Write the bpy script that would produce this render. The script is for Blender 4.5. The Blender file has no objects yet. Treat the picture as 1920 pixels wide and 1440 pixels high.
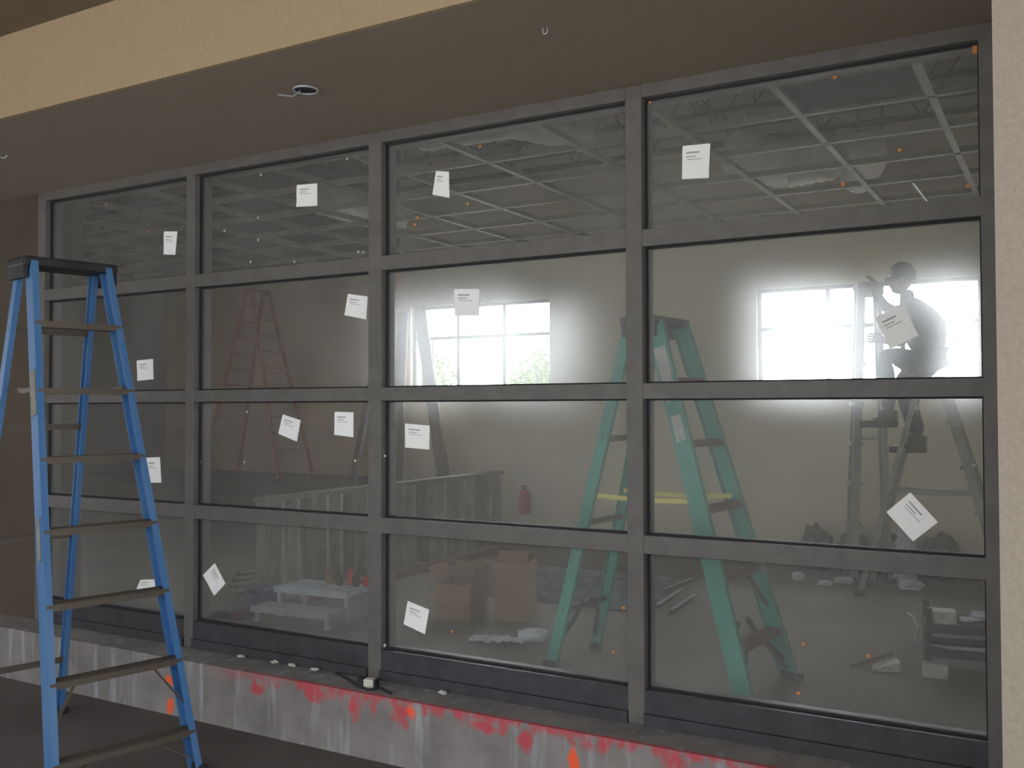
import bpy, bmesh, math, random
from mathutils import Vector, Matrix
random.seed(7)
S = bpy.context.scene
C = S.collection

# ------------------------------------------------------------------ camera
EYE = 1.33                       # eye height over the shop floor (z = 0)
cam_d = bpy.data.cameras.new('camera'); cam = bpy.data.objects.new('camera', cam_d); C.objects.link(cam)
R = Vector((0.86607878, 0.4999009, -0.0025771)); U = Vector((0.01425842, -0.01954902, 0.99970722)); F = Vector((-0.49970416, 0.86586196, 0.02405879))
FPX = 1821.8
cam.matrix_world = Matrix(((R.x, U.x, -F.x, 0), (R.y, U.y, -F.y, 0), (R.z, U.z, -F.z, EYE), (0, 0, 0, 1)))
cam_d.sensor_fit = 'HORIZONTAL'; cam_d.sensor_width = 36; cam_d.lens = 36 * FPX / 1920
cam_d.clip_start = 0.05; cam_d.clip_end = 300
S.camera = cam

def at(x, y, Y=None, Z=None, X=None):
    """point of the place seen at photo pixel x, y on the plane Y=, Z= or X="""
    d = F + R * ((x - 960) / FPX) - U * ((y - 720) / FPX)
    if Y is not None: t = Y / d.y
    elif Z is not None: t = (Z - EYE) / d.z
    else: t = X / d.x
    return Vector((0, 0, EYE)) + d * t

# ------------------------------------------------------------------ world and exposure
W = bpy.data.worlds.new('sky'); S.world = W; W.use_nodes = True
nt = W.node_tree; nt.nodes.clear()
out = nt.nodes.new('ShaderNodeOutputWorld'); bg = nt.nodes.new('ShaderNodeBackground')
tc = nt.nodes.new('ShaderNodeTexCoord'); sx = nt.nodes.new('ShaderNodeSeparateXYZ')
mr = nt.nodes.new('ShaderNodeMapRange'); mr.inputs['From Min'].default_value = -0.25; mr.inputs['From Max'].default_value = 0.35
mr.inputs['To Min'].default_value = 2.3; mr.inputs['To Max'].default_value = 14.5     # the sky is brighter on the sun's side
bg.inputs['Color'].default_value = (0.93, 0.96, 1.0, 1)
nt.links.new(tc.outputs['Generated'], sx.inputs[0]); nt.links.new(sx.outputs['Y'], mr.inputs['Value'])
nt.links.new(mr.outputs[0], bg.inputs['Strength']); nt.links.new(bg.outputs[0], out.inputs[0])
S.view_settings.view_transform = 'Standard'; S.view_settings.look = 'None'
S.view_settings.exposure = 0.0; S.view_settings.gamma = 1.0
S.view_settings.use_curve_mapping = False

# ------------------------------------------------------------------ materials
def lin(c):
    return tuple((v / 255 / 12.92) if v / 255 <= .04045 else ((v / 255 + .055) / 1.055) ** 2.4 for v in c)
def mat(name, rgb, rough=.7, metal=0., noise=None, scale=6., bump=0., spec=.3, stretch=None):
    m = bpy.data.materials.new(name); m.use_nodes = True
    n = m.node_tree; b = n.nodes['Principled BSDF']
    c = lin(rgb); b.inputs['Base Color'].default_value = (*c, 1); b.inputs['Roughness'].default_value = rough
    b.inputs['Metallic'].default_value = metal; b.inputs['Specular IOR Level'].default_value = spec
    if noise or bump:
        t = n.nodes.new('ShaderNodeTexCoord'); mp = n.nodes.new('ShaderNodeMapping')
        if stretch: mp.inputs['Scale'].default_value = stretch
        no = n.nodes.new('ShaderNodeTexNoise'); no.inputs['Scale'].default_value = scale; no.inputs['Detail'].default_value = 6
        n.links.new(t.outputs['Object'], mp.inputs[0]); n.links.new(mp.outputs[0], no.inputs['Vector'])
        if noise:
            mx = n.nodes.new('ShaderNodeMix'); mx.data_type = 'RGBA'
            r = n.nodes.new('ShaderNodeMapRange'); r.inputs['From Min'].default_value = .35; r.inputs['From Max'].default_value = .68
            n.links.new(no.outputs['Fac'], r.inputs['Value']); n.links.new(r.outputs[0], mx.inputs['Factor'])
            mx.inputs['A'].default_value = (*c, 1); mx.inputs['B'].default_value = (*lin(noise), 1)
            n.links.new(mx.outputs['Result'], b.inputs['Base Color'])
        if bump:
            bp = n.nodes.new('ShaderNodeBump'); bp.inputs['Strength'].default_value = bump; bp.inputs['Distance'].default_value = .01
            n.links.new(no.outputs['Fac'], bp.inputs['Height']); n.links.new(bp.outputs[0], b.inputs['Normal'])
    return m
M = {}
M['frame'] = mat('dark_bronze_frame', (110, 107, 103), .5, 0, (101, 98, 95), 14)
M['sill'] = mat('dark_sill_metal', (72, 72, 76), .5, 0, (62, 62, 66), 14)
M['altladder'] = mat('dull_aluminium', (168, 166, 158), .6, 0, (150, 148, 140), 9)
M['wornsticker'] = mat('grimy_sticker', (150, 148, 138), .7, 0, (122, 122, 116), 30)
M['gasket'] = mat('dark_glazing_rubber', (44, 42, 46), .7)
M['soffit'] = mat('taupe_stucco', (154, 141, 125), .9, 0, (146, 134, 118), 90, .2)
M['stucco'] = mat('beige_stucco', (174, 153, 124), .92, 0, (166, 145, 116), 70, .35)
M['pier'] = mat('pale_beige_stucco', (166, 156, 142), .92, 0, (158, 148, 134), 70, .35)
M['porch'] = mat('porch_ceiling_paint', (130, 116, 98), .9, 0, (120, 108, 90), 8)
M['drywall'] = mat('interior_drywall', (236, 226, 198), .9, 0, (218, 212, 190), 1.3)
M['drywall_far'] = mat('far_drywall', (240, 214, 176), .9, 0, (222, 200, 168), 1.)
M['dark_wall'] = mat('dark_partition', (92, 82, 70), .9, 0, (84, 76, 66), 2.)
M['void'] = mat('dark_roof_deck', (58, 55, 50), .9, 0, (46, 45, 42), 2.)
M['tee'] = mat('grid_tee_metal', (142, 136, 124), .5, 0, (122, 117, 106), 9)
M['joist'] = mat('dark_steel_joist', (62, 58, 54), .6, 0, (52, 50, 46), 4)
M['duct'] = mat('grey_duct_skin', (232, 228, 218), .6, 0, (210, 206, 196), 5, .3)
M['floor'] = mat('dusty_slab', (122, 112, 98), .8, 0, (100, 93, 84), 1.2, .1)
M['ground'] = mat('porch_concrete', (108, 101, 98), .85, 0, (92, 87, 84), 1.8, .2)
M['yard'] = mat('pale_asphalt', (176, 174, 170), .9, 0, (164, 162, 158), .6)
M['blue'] = mat('blue_fibreglass', (62, 112, 166), .45, 0, (88, 128, 172), 5, 0, .5, (1, 1, .2))
M['green'] = mat('green_fibreglass', (52, 150, 132), .45, 0, (70, 164, 146), 5, 0, .5, (1, 1, .2))
M['orange'] = mat('orange_fibreglass', (196, 112, 44), .5, 0, (176, 100, 44), 5)
M['alu'] = mat('dusty_aluminium_step', (104, 94, 84), .5, .4, (100, 92, 84), 20)
M['rust'] = mat('brown_stained_step', (126, 84, 62), .7, .1, (96, 74, 60), 18)
M['black'] = mat('black_plastic', (44, 44, 48), .5, 0, (56, 54, 56), 12)
M['capgrey'] = mat('dark_grey_cap', (74, 70, 72), .6, 0, (60, 58, 60), 12)
M['darkbrace'] = mat('dark_green_brace', (40, 56, 54), .6)
M['sticker'] = mat('worn_sticker', (214, 212, 204), .6, 0, (180, 180, 172), 30)
M['yellow'] = mat('yellow_spreader', (232, 222, 120), .5)
M['paper'] = mat('white_label_paper', (254, 254, 252), .8)
M['ink'] = mat('faded_print', (176, 178, 178), .8)
M['orangedot'] = mat('orange_dot', (214, 140, 78), .7)
M['paledot'] = mat('pale_dot', (214, 206, 180), .7)
M['galv'] = mat('galvanised_steel', (172, 176, 182), .38, .6, (138, 142, 150), 12)
M['stud'] = mat('dull_steel_stud', (178, 172, 158), .5, .3, (150, 146, 134), 9)
M['wood'] = mat('grey_plank', (134, 124, 108), .8, 0, (112, 104, 92), 6, .2, .3, (6, 6, .5))
M['card'] = mat('brown_cardboard', (150, 122, 92), .9, 0, (138, 110, 82), 4)
M['carddark'] = mat('cardboard_inside', (104, 84, 64), .9)
M['white_alu'] = mat('pale_aluminium', (196, 200, 206), .45, .3, (170, 176, 184), 10)
M['red'] = mat('red_paint', (186, 56, 50), .5)
M['darkred'] = mat('dark_red_paint', (112, 44, 44), .7, 0, (84, 44, 44), 8)
M['plastic'] = mat('crumpled_plastic', (238, 240, 246), .2, 0, (190, 194, 202), 9, .6, .8)
M['darkstuff'] = mat('dark_rubbish', (62, 58, 58), .6, 0, (90, 84, 80), 14, .4)
M['bluegrey'] = mat('blue_grey_case', (96, 104, 128), .5, 0, (76, 82, 104), 8)
M['shirt'] = mat('grey_work_shirt', (96, 94, 92), .9, 0, (84, 82, 82), 20)
M['jeans'] = mat('dark_work_trousers', (62, 64, 72), .9, 0, (54, 56, 62), 20)
M['skin'] = mat('skin', (140, 100, 78), .6)
M['hair'] = mat('dark_hair', (40, 34, 30), .8)
M['boot'] = mat('brown_boot', (70, 56, 44), .7)
M['leather'] = mat('leather_pouch', (98, 76, 56), .7)
M['leaf'] = mat('leaf_green', (96, 124, 62), .7, 0, (130, 148, 84), 3)
M['bark'] = mat('bark', (96, 82, 66), .9, 0, (76, 64, 52), 6)
M['mullwhite'] = mat('window_bar_grey', (120, 122, 126), .5)

def glass_mat(name, dust_haze, scatter, rough):
    m = bpy.data.materials.new(name); m.use_nodes = True; n = m.node_tree; n.nodes.clear()
    o = n.nodes.new('ShaderNodeOutputMaterial')
    tr = n.nodes.new('ShaderNodeBsdfTransparent'); tr.inputs[0].default_value = (.95, .96, .96, 1)
    gl = n.nodes.new('ShaderNodeBsdfGlossy'); gl.inputs['Roughness'].default_value = .18
    fr = n.nodes.new('ShaderNodeFresnel'); fr.inputs[0].default_value = 1.16
    m1 = n.nodes.new('ShaderNodeMixShader'); n.links.new(fr.outputs[0], m1.inputs[0]); n.links.new(tr.outputs[0], m1.inputs[1]); n.links.new(gl.outputs[0], m1.inputs[2])
    rf = n.nodes.new('ShaderNodeBsdfRefraction'); rf.inputs['IOR'].default_value = 1.12; rf.inputs['Roughness'].default_value = rough  # rough share imitates lens bloom around the bright windows
    df = n.nodes.new('ShaderNodeBsdfDiffuse'); df.inputs[0].default_value = (.6, .58, .56, 1)  # dust colour also carries the glare haze laid over the panes
    tx = n.nodes.new('ShaderNodeTexCoord'); no = n.nodes.new('ShaderNodeTexNoise'); no.inputs['Scale'].default_value = 1.6; no.inputs['Detail'].default_value = 5
    n.links.new(tx.outputs['Object'], no.inputs['Vector'])
    def amt(v):
        k = n.nodes.new('ShaderNodeMapRange'); k.inputs['From Min'].default_value = .3; k.inputs['From Max'].default_value = .7
        k.inputs['To Min'].default_value = v * .75; k.inputs['To Max'].default_value = v * 1.25; n.links.new(no.outputs['Fac'], k.inputs['Value']); return k.outputs[0]
    m2 = n.nodes.new('ShaderNodeMixShader'); n.links.new(amt(scatter), m2.inputs[0]); n.links.new(m1.outputs[0], m2.inputs[1]); n.links.new(rf.outputs[0], m2.inputs[2])
    m3 = n.nodes.new('ShaderNodeMixShader'); n.links.new(amt(dust_haze), m3.inputs[0]); n.links.new(m2.outputs[0], m3.inputs[1]); n.links.new(df.outputs[0], m3.inputs[2])
    n.links.new(m3.outputs[0], o.inputs[0]); return m
M['glass'] = glass_mat('dusty_haze_glass', .095, .085, .55)
M['winglass'] = glass_mat('clear_window_glass', .01, .0, .1)

def curb_mat():
    """grey concrete with lime streaks and red marking paint sprayed along its top edge"""
    m = bpy.data.materials.new('painted_concrete'); m.use_nodes = True; n = m.node_tree; b = n.nodes['Principled BSDF']
    b.inputs['Roughness'].default_value = .9
    L = n.links.new
    tx = n.nodes.new('ShaderNodeTexCoord'); sp = n.nodes.new('ShaderNodeSeparateXYZ'); L(tx.outputs['Object'], sp.inputs[0])
    def noise(scale, stretch, det=5):
        mp = n.nodes.new('ShaderNodeMapping'); mp.inputs['Scale'].default_value = stretch
        no = n.nodes.new('ShaderNodeTexNoise'); no.inputs['Scale'].default_value = scale; no.inputs['Detail'].default_value = det
        L(tx.outputs['Object'], mp.inputs[0]); L(mp.outputs[0], no.inputs['Vector']); return no.outputs['Fac']
    def math_(op, a, c, clamp=False):
        k = n.nodes.new('ShaderNodeMath'); k.operation = op; k.use_clamp = clamp
        for i, v in enumerate((a, c)):
            if isinstance(v, (int, float)): k.inputs[i].default_value = v
            else: L(v, k.inputs[i])
        return k.outputs[0]
    def mix(fac, A, B):
        k = n.nodes.new('ShaderNodeMix'); k.data_type = 'RGBA'; L(fac, k.inputs['Factor'])
        for s, v in (('A', A), ('B', B)):
            if isinstance(v, tuple): k.inputs[s].default_value = (*lin(v), 1)
            else: L(v, k.inputs[s])
        return k.outputs['Result']
    nz = noise(5, (1, 1, 1)); st = noise(9, (2.2, 1, .25)); fine = noise(26, (1, 1, .6), 3)
    base = mix(math_('MULTIPLY', math_('SUBTRACT', nz, .3), 2.2, True), (148, 143, 140), (118, 114, 112))
    base = mix(math_('MULTIPLY', math_('SUBTRACT', st, .55), 4, True), base, (176, 176, 180))
    def blob(cx, cz, rx, rz):
        dx = math_('DIVIDE', math_('SUBTRACT', sp.outputs['X'], cx), rx); dz = math_('DIVIDE', math_('SUBTRACT', sp.outputs['Z'], cz), rz)
        d = math_('ADD', math_('MULTIPLY', dx, dx), math_('MULTIPLY', dz, dz))
        return math_('MULTIPLY', math_('ADD', math_('SUBTRACT', 1.0, d), math_('MULTIPLY', math_('SUBTRACT', fine, .5), 3.0)), 1.3, True)
    # red line along the top edge, left end fades out
    edge = math_('ADD', math_('MULTIPLY', math_('ADD', sp.outputs['Z'], .05), 22), math_('MULTIPLY', math_('SUBTRACT', fine, .5), 5), True)
    edge = math_('MULTIPLY', edge, math_('MULTIPLY', math_('ADD', sp.outputs['X'], 3.95), 1.6, True))
    front = math_('LESS_THAN', sp.outputs['Y'], 3.625)
    edge = math_('MULTIPLY', edge, front)
    mask = math_('MULTIPLY', edge, .8)
    P = [(480, 1290, .05, .05), (590, 1300, .09, .05), (665, 1322, .05, .08), (755, 1338, .07, .07), (905, 1362, .09, .03), (985, 1388, .04, .07), (1130, 1400, .05, .05), (1270, 1430, .07, .05)]
    for (x, y, rx, rz) in P:
        p = at(x, y, Y=3.6); mask = math_('MAXIMUM', mask, math_('MULTIPLY', math_('MULTIPLY', blob(p.x, p.z, rx, rz), front), .85))
    col = mix(mask, base, (196, 72, 82))
    om = None
    for (x, y, rx, rz) in [(318, 1275, .035, .03), (318, 1322, .03, .05), (1076, 1425, .03, .05), (770, 1335, .03, .04)]:
        p = at(x, y, Y=3.6); k = math_('MULTIPLY', blob(p.x, p.z, rx, rz), front); om = k if om is None else math_('MAXIMUM', om, k)
    col = mix(om, col, (250, 100, 60))
    L(col, b.inputs['Base Color'])
    bp = n.nodes.new('ShaderNodeBump'); bp.inputs['Strength'].default_value = .4; bp.inputs['Distance'].default_value = .01
    L(nz, bp.inputs['Height']); L(bp.outputs[0], b.inputs['Normal'])
    return m
M['curb'] = curb_mat()

# ------------------------------------------------------------------ helpers
def obj(name, bm, m, parent=None, smooth=False):
    me = bpy.data.meshes.new(name); bmesh.ops.recalc_face_normals(bm, faces=bm.faces); bm.to_mesh(me); bm.free()
    if isinstance(m, str): m = M[m]
    me.materials.append(m)
    if smooth:
        for p in me.polygons: p.use_smooth = True
    o = bpy.data.objects.new(name, me); C.objects.link(o)
    if parent: o.parent = parent
    return o
def tag(o, label, cat, group=None, kind=None):
    o['label'] = label; o['category'] = cat
    if group: o['group'] = group
    if kind: o['kind'] = kind
    return o
def thing(name, label, cat, loc=(0, 0, 0), rz=0, group=None):
    o = bpy.data.objects.new(name, None); C.objects.link(o); o.empty_display_size = .1
    o.location = loc; o.rotation_euler = (0, 0, rz); return tag(o, label, cat, group)
def struct(name, bm, m, parent=None, label=None):
    o = obj(name, bm, m, parent)
    if parent is None: o['kind'] = 'structure'
    if label: o['label'] = label
    return o
def B(): return bmesh.new()
def box(bm, x0, x1, y0, y1, z0, z1):
    vs = [bm.verts.new((x, y, z)) for x in (x0, x1) for y in (y0, y1) for z in (z0, z1)]
    for f in ((0, 1, 3, 2), (4, 6, 7, 5), (0, 4, 5, 1), (2, 3, 7, 6), (0, 2, 6, 4), (1, 5, 7, 3)): bm.faces.new([vs[i] for i in f])
    return vs
def BX(*a):
    bm = B(); box(bm, *a); return bm
def bevel(bm, w, seg=2):
    bmesh.ops.bevel(bm, geom=bm.edges[:], offset=w, segments=seg, affect='EDGES', profile=.6); return bm
def extr(bm, prof, p0, p1, xd):
    """extrude a closed 2-D profile [(u,v)] from p0 to p1; u runs along xd, v along the third axis"""
    p0 = Vector(p0); p1 = Vector(p1); t = (p1 - p0).normalized(); x = Vector(xd); x = (x - t * x.dot(t)).normalized(); y = t.cross(x)
    a = [bm.verts.new(p0 + x * u + y * v) for u, v in prof]; b = [bm.verts.new(p1 + x * u + y * v) for u, v in prof]; n = len(prof)
    for i in range(n): bm.faces.new((a[i], a[(i + 1) % n], b[(i + 1) % n], b[i]))
    bm.faces.new(a[::-1]); bm.faces.new(b)
def rect(w, d): return [(-w / 2, -d / 2), (w / 2, -d / 2), (w / 2, d / 2), (-w / 2, d / 2)]
def chan(w, d, t):
    """C channel: web of width w along u, flanges of depth d along +v"""
    return [(-w / 2, 0), (w / 2, 0), (w / 2, d), (w / 2 - t, d), (w / 2 - t, t), (-w / 2 + t, t), (-w / 2 + t, d), (-w / 2, d)]
def beam(bm, p0, p1, w, d, xd=(1, 0, 0)): extr(bm, rect(w, d), p0, p1, xd)
def tube(bm, pts, r, n=8, closed=False):
    pts = [Vector(p) for p in pts]; rings = []; N = len(pts)
    ref = Vector((.13, .31, .95)).normalized()
    for i, p in enumerate(pts):
        a = pts[(i - 1) % N] if (i > 0 or closed) else p; b = pts[(i + 1) % N] if (i < N - 1 or closed) else p
        t = (b - a).normalized(); x = t.cross(ref)
        if x.length < .05: x = t.cross(Vector((1, 0, 0)))
        x.normalize(); y = t.cross(x); rr = r[i] if isinstance(r, (list, tuple)) else r
        rings.append([bm.verts.new(p + (x * math.cos(k * 2 * math.pi / n) + y * math.sin(k * 2 * math.pi / n)) * rr) for k in range(n)])
    for i in range(N if closed else N - 1):
        A = rings[i]; Bq = rings[(i + 1) % N]
        for k in range(n): bm.faces.new((A[k], A[(k + 1) % n], Bq[(k + 1) % n], Bq[k]))
    if not closed: bm.faces.new(rings[0][::-1]); bm.faces.new(rings[-1])
def crumple(bm, c, r, sub=3, amp=.35, sc=(1, 1, 1), seed=0):
    rnd = random.Random(seed); g = bmesh.ops.create_icosphere(bm, subdivisions=sub, radius=1)
    for v in g['verts']:
        k = 1 + rnd.uniform(-amp, amp); co = v.co * r * k
        v.co = Vector((co.x * sc[0] + c[0], co.y * sc[1] + c[1], max(co.z * sc[2] + c[2], .002)))
    return bm

# ------------------------------------------------------------------ the shell
YG, YF = 3.82, 3.60              # face of the storefront frame, face of the kerb
GZ = -0.30                       # porch floor
ZC = 2.83                        # hung ceiling grid
YB = 8.30                        # back wall with the two windows
XR = -6.16                       # corner where the room opens out to the left
bm = B(); box(bm, -17.6, .9, 4.0, 8.4, -.25, 0)
vs = [bm.verts.new((a, b, c)) for c in (-.25, 0) for a, b in ((-17.6, 8.4), (XR, 8.4), (-11.6, 15.0), (-17.6, 15.0))]; bmesh.ops.convex_hull(bm, input=vs)
struct('floor', bm, 'floor')
struct('floor_porch', BX(-12, 6, -3.0, YF + .02, GZ - .2, GZ), 'ground')
struct('trim_1', BX(-12, 1.0, YF, 4.0, GZ, 0), 'curb', label='concrete kerb under the glazing, sprayed with red marking paint')
struct('ground_yard', BX(-60, 60, -60, -3.0, GZ - .25, GZ - .05), 'yard')
struct('ground_rear', BX(-80, 60, 15.3, 120, GZ - .25, GZ - .05), 'yard')
struct('ground_side', BX(-11.5, 60, 8.55, 15.3, GZ - .3, GZ - .06), 'yard')
# porch: soffit over the glazing, beige beam face above it, outer ceiling, stucco pier at the right
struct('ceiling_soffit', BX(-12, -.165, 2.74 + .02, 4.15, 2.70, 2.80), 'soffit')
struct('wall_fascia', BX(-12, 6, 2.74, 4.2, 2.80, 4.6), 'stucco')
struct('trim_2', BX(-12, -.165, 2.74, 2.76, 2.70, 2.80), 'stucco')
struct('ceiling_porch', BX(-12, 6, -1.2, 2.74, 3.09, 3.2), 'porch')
struct('wall_pier', BX(-.165, 6, 2.74, 4.2, GZ, 2.80), 'pier')
struct('wall_added_left', BX(-9.2, -9.0, -7.0, 2.74, GZ, 4.6), 'dark_wall')  # unseen wall added to darken the reflections in the left panes
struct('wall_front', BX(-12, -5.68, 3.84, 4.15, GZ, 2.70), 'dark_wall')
# inside walls with window openings and an added light opening
def wall_open(name, x0, x1, y0, y1, z0, z1, holes, m):
    bm = B(); xs = x0
    for hx0, hx1, hz0, hz1 in holes:
        box(bm, xs, hx0, y0, y1, z0, z1); box(bm, hx0, hx1, y0, y1, z0, hz0); box(bm, hx0, hx1, y0, y1, hz1, z1); xs = hx1
    box(bm, xs, x1, y0, y1, z0, z1); return struct(name, bm, m)
W1 = (-6.02, -4.37, 1.385, 2.385); W2 = (-2.355, -.60, 1.385, 2.345)
wall_open('wall_back', XR, 1.1, YB, YB + .2, 0, 4.4, [W1, W2], 'drywall')
struct('wall_right', BX(.9, 1.1, 4.2, YB, 0, 4.4), 'drywall')
bm = B(); vs = [bm.verts.new((a, b, c)) for c in (0, 4.6) for a, b in ((XR, YB), (XR - .2, YB), (-11.85, 15.0), (-11.6, 15.0))]
bmesh.ops.convex_hull(bm, input=vs); struct('wall_return', bm, 'drywall_far')
struct('wall_far', BX(-17.8, -11.6, 15.0, 15.2, 0, 4.6), 'drywall_far')
bm = B(); box(bm, -17.8, -17.6, 3.84, 4.3, 0, 4.6); box(bm, -17.8, -17.6, 4.3, 8.5, 0, .3); box(bm, -17.8, -17.6, 4.3, 8.5, 4.1, 4.6); box(bm, -17.8, -17.6, 8.5, 15.0, 0, 4.6)  # unseen opening added in this wall to let light into the far room
struct('wall_left', bm, 'dark_wall')
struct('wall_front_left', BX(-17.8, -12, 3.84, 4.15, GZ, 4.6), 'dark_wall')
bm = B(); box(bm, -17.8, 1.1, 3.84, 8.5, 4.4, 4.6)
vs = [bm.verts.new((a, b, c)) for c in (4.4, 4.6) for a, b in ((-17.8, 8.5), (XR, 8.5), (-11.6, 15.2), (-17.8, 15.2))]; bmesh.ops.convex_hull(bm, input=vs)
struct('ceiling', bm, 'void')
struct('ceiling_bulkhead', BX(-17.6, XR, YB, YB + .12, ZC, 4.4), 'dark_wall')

# hung ceiling grid
g = bpy.data.objects.new('ceiling_grid', None); C.objects.link(g); g['kind'] = 'structure'
def tee(bm, p0, p1):
    a = Vector(p0); b = Vector(p1); w = .036
    beam(bm, a, b, w, .004, (b - a).cross(Vector((0, 0, 1)))); beam(bm, a + Vector((0, 0, .02)), b + Vector((0, 0, .02)), .004, .038, (b - a).cross(Vector((0, 0, 1))))
x = -.57; i = 0
while x > -12:
    bm = B(); tee(bm, (x, 4.16, ZC), (x, YB, ZC)); obj('main_tee', bm, 'tee', g); x -= .628; i += 1
y = 4.45
while y < YB:
    bm = B(); tee(bm, (-12, y, ZC), (.9, y, ZC)); obj('cross_tee', bm, 'tee', g); y += .61
bm = B(); box(bm, XR, .9, YB - .03, YB, ZC - .01, ZC + .03); obj('wall_angle', bm, 'tee', g)
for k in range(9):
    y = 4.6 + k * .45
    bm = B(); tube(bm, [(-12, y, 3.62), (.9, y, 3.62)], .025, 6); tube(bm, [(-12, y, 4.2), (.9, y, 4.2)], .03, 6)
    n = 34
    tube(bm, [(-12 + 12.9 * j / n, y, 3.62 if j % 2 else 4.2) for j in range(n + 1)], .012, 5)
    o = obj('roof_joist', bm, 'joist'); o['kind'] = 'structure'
# grille and ducts in the ceiling
t = thing('ceiling_grille', 'square egg-crate air grille lying in the ceiling grid at upper right', 'air grille', (-.885, 4.755, ZC + .006))
bm = B()
for k in range(22):
    v = -.29 + k * .0276
    box(bm, v - .001, v + .001, -.295, .295, 0, .012); box(bm, -.295, .295, v - .001, v + .001, 0, .012)
obj('grille_blades', bm, 'joist', t)
bm = B()
for s in (-1, 1):
    box(bm, s * .3 - .012, s * .3 + .012, -.31, .31, -.002, .016); box(bm, -.31, .31, s * .295 - .012, s * .295 + .012, -.002, .016)
obj('grille_frame', bm, 'tee', t)
def duct(pts, r, label, group=None):
    bm = B(); P = [Vector(p) for p in pts]; L = []; RR = []
    for a, b in zip(P, P[1:]):
        for j in range(10): L.append(a.lerp(b, j / 10)); RR.append(r * (1 + .05 * (j % 2)))
    L.append(P[-1]); RR.append(r)
    tube(bm, L, RR, 14); o = obj('air_duct', bm, 'duct', smooth=True); return tag(o, label, 'duct', group)
def c3(*px): return [at(x, y, Z=z) for x, y, z in px]
duct(c3((1385, 290, 3.1), (1470, 308, 3.1), (1560, 290, 3.1)), .17, 'thick grey air duct above the ceiling grid at upper right')
duct(c3((1625, 268, 3.15), (1630, 300, 3.08), (1606, 336, 3.0)), .12, 'short grey duct elbow hanging down beside the thick duct')
duct(c3((600, 372, 3.2), (690, 398, 3.2), (760, 402, 3.2)), .14, 'grey air duct above the grid behind the second mullion')
duct(c3((790, 260, 3.3), (960, 235, 3.3), (1100, 262, 3.3)), .09, 'slim dark duct above the grid behind the third bay')
for o_ in [o for o in C.objects if o.name.startswith('air_duct')]:
    P_ = [v.co for v in o_.data.vertices]; zt = max(v.z for v in P_); xs = sorted(P_, key=lambda v: v.x)
    for v in (xs[len(xs) // 6], xs[-len(xs) // 6]):
        bm = B(); tube(bm, [(v.x, v.y, v.z - .01), (v.x, v.y, 4.4)], .006, 5); obj('hanger_rod', bm, 'joist', o_)
bm = B(); p = at(1712, 342, Z=2.81); q = at(1738, 376, Z=2.79); beam(bm, p, q, .015, .01); tag(obj('hanger_strap', bm, 'white_alu'), 'short bright metal strap hanging under the ceiling grid', 'strap')

# ------------------------------------------------------------------ storefront glazing (window_1)
w1 = bpy.data.objects.new('window_1', None); C.objects.link(w1); w1['kind'] = 'structure'; w1['label'] = 'dark bronze storefront glazing of four bays by four rows'
MX = [(-5.68, -5.61), (-4.332, -4.264), (-3.03, -2.951), (-1.644, -1.569), (-.275, -.166)]
TZ = [(0.0, .145), (.715, .79), (1.365, 1.43), (2.01, 2.08), (2.645, 2.70)]
for a, b in MX:
    bm = BX(a, b, YG, YG + .13, 0, 2.70); bevel(bm, .003, 1); obj('mullion', bm, 'frame', w1)
names = ['sill', 'transom', 'transom', 'transom', 'header']
for (z0, z1), nm in zip(TZ, names):
    for (a0, a1), (b0, b1) in zip(MX, MX[1:]):
        bm = BX(a1, b0, YG + .004, YG + .126, z0, z1)
        if nm == 'sill': box(bm, a1, b0, YG - .012, YG + .004, 0, .05)
        obj(nm, bm, 'sill' if nm == 'sill' else 'frame', w1)
for r in range(4):
    for c in range(4):
        x0, x1 = MX[c][1], MX[c + 1][0]; z0, z1 = TZ[r][1], TZ[r + 1][0]
        bm = BX(x0, x1, YG + .052, YG + .058, z0, z1); obj('glass_pane', bm, 'glass', w1)
        bm = B(); e = .007
        for yy in (YG + .04, YG + .06):
            box(bm, x0, x1, yy, yy + .01, z0, z0 + e); box(bm, x0, x1, yy, yy + .01, z1 - e, z1)
            box(bm, x0, x0 + e, yy, yy + .01, z0 + e, z1 - e); box(bm, x1 - e, x1, yy, yy + .01, z0 + e, z1 - e)
        obj('gasket', bm, 'gasket', w1)
YP = YG + .0515                  # outer face of the glass
# back windows
def back_window(name, w, rows, label):
    x0, x1, z0, z1 = w
    o = bpy.data.objects.new(name, None); C.objects.link(o); o['kind'] = 'structure'; o['label'] = label
    bm = B(); y0, y1 = YB + .06, YB + .12; e = .03
    box(bm, x0, x1, y0, y1, z0, z0 + e); box(bm, x0, x1, y0, y1, z1 - e, z1); box(bm, x0, x0 + e, y0, y1, z0 + e, z1 - e); box(bm, x1 - e, x1, y0, y1, z0 + e, z1 - e)
    obj('window_frame', bm, 'mullwhite', o)
    bm = B()
    for k in (1, 2):
        x = x0 + (x1 - x0) * k / 3; box(bm, x - .017, x + .017, y0 + .01, y1 - .01, z0 + e, z1 - e)
    obj('vertical_bars', bm, 'mullwhite', o)
    bm = B(); box(bm, x0 + e, x1 - e, y0 + .012, y1 - .012, rows - .016, rows + .016); obj('horizontal_bar', bm, 'mullwhite', o)
    bm = BX(x0 + e, x1 - e, YB + .088, YB + .092, z0 + e, z1 - e); obj('window_glass', bm, 'winglass', o)
back_window('window_2', W1, 2.052, 'bright window in the back wall seen through the third bay')
back_window('window_3', W2, 2.0, 'bright window in the back wall behind the seated worker')

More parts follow.
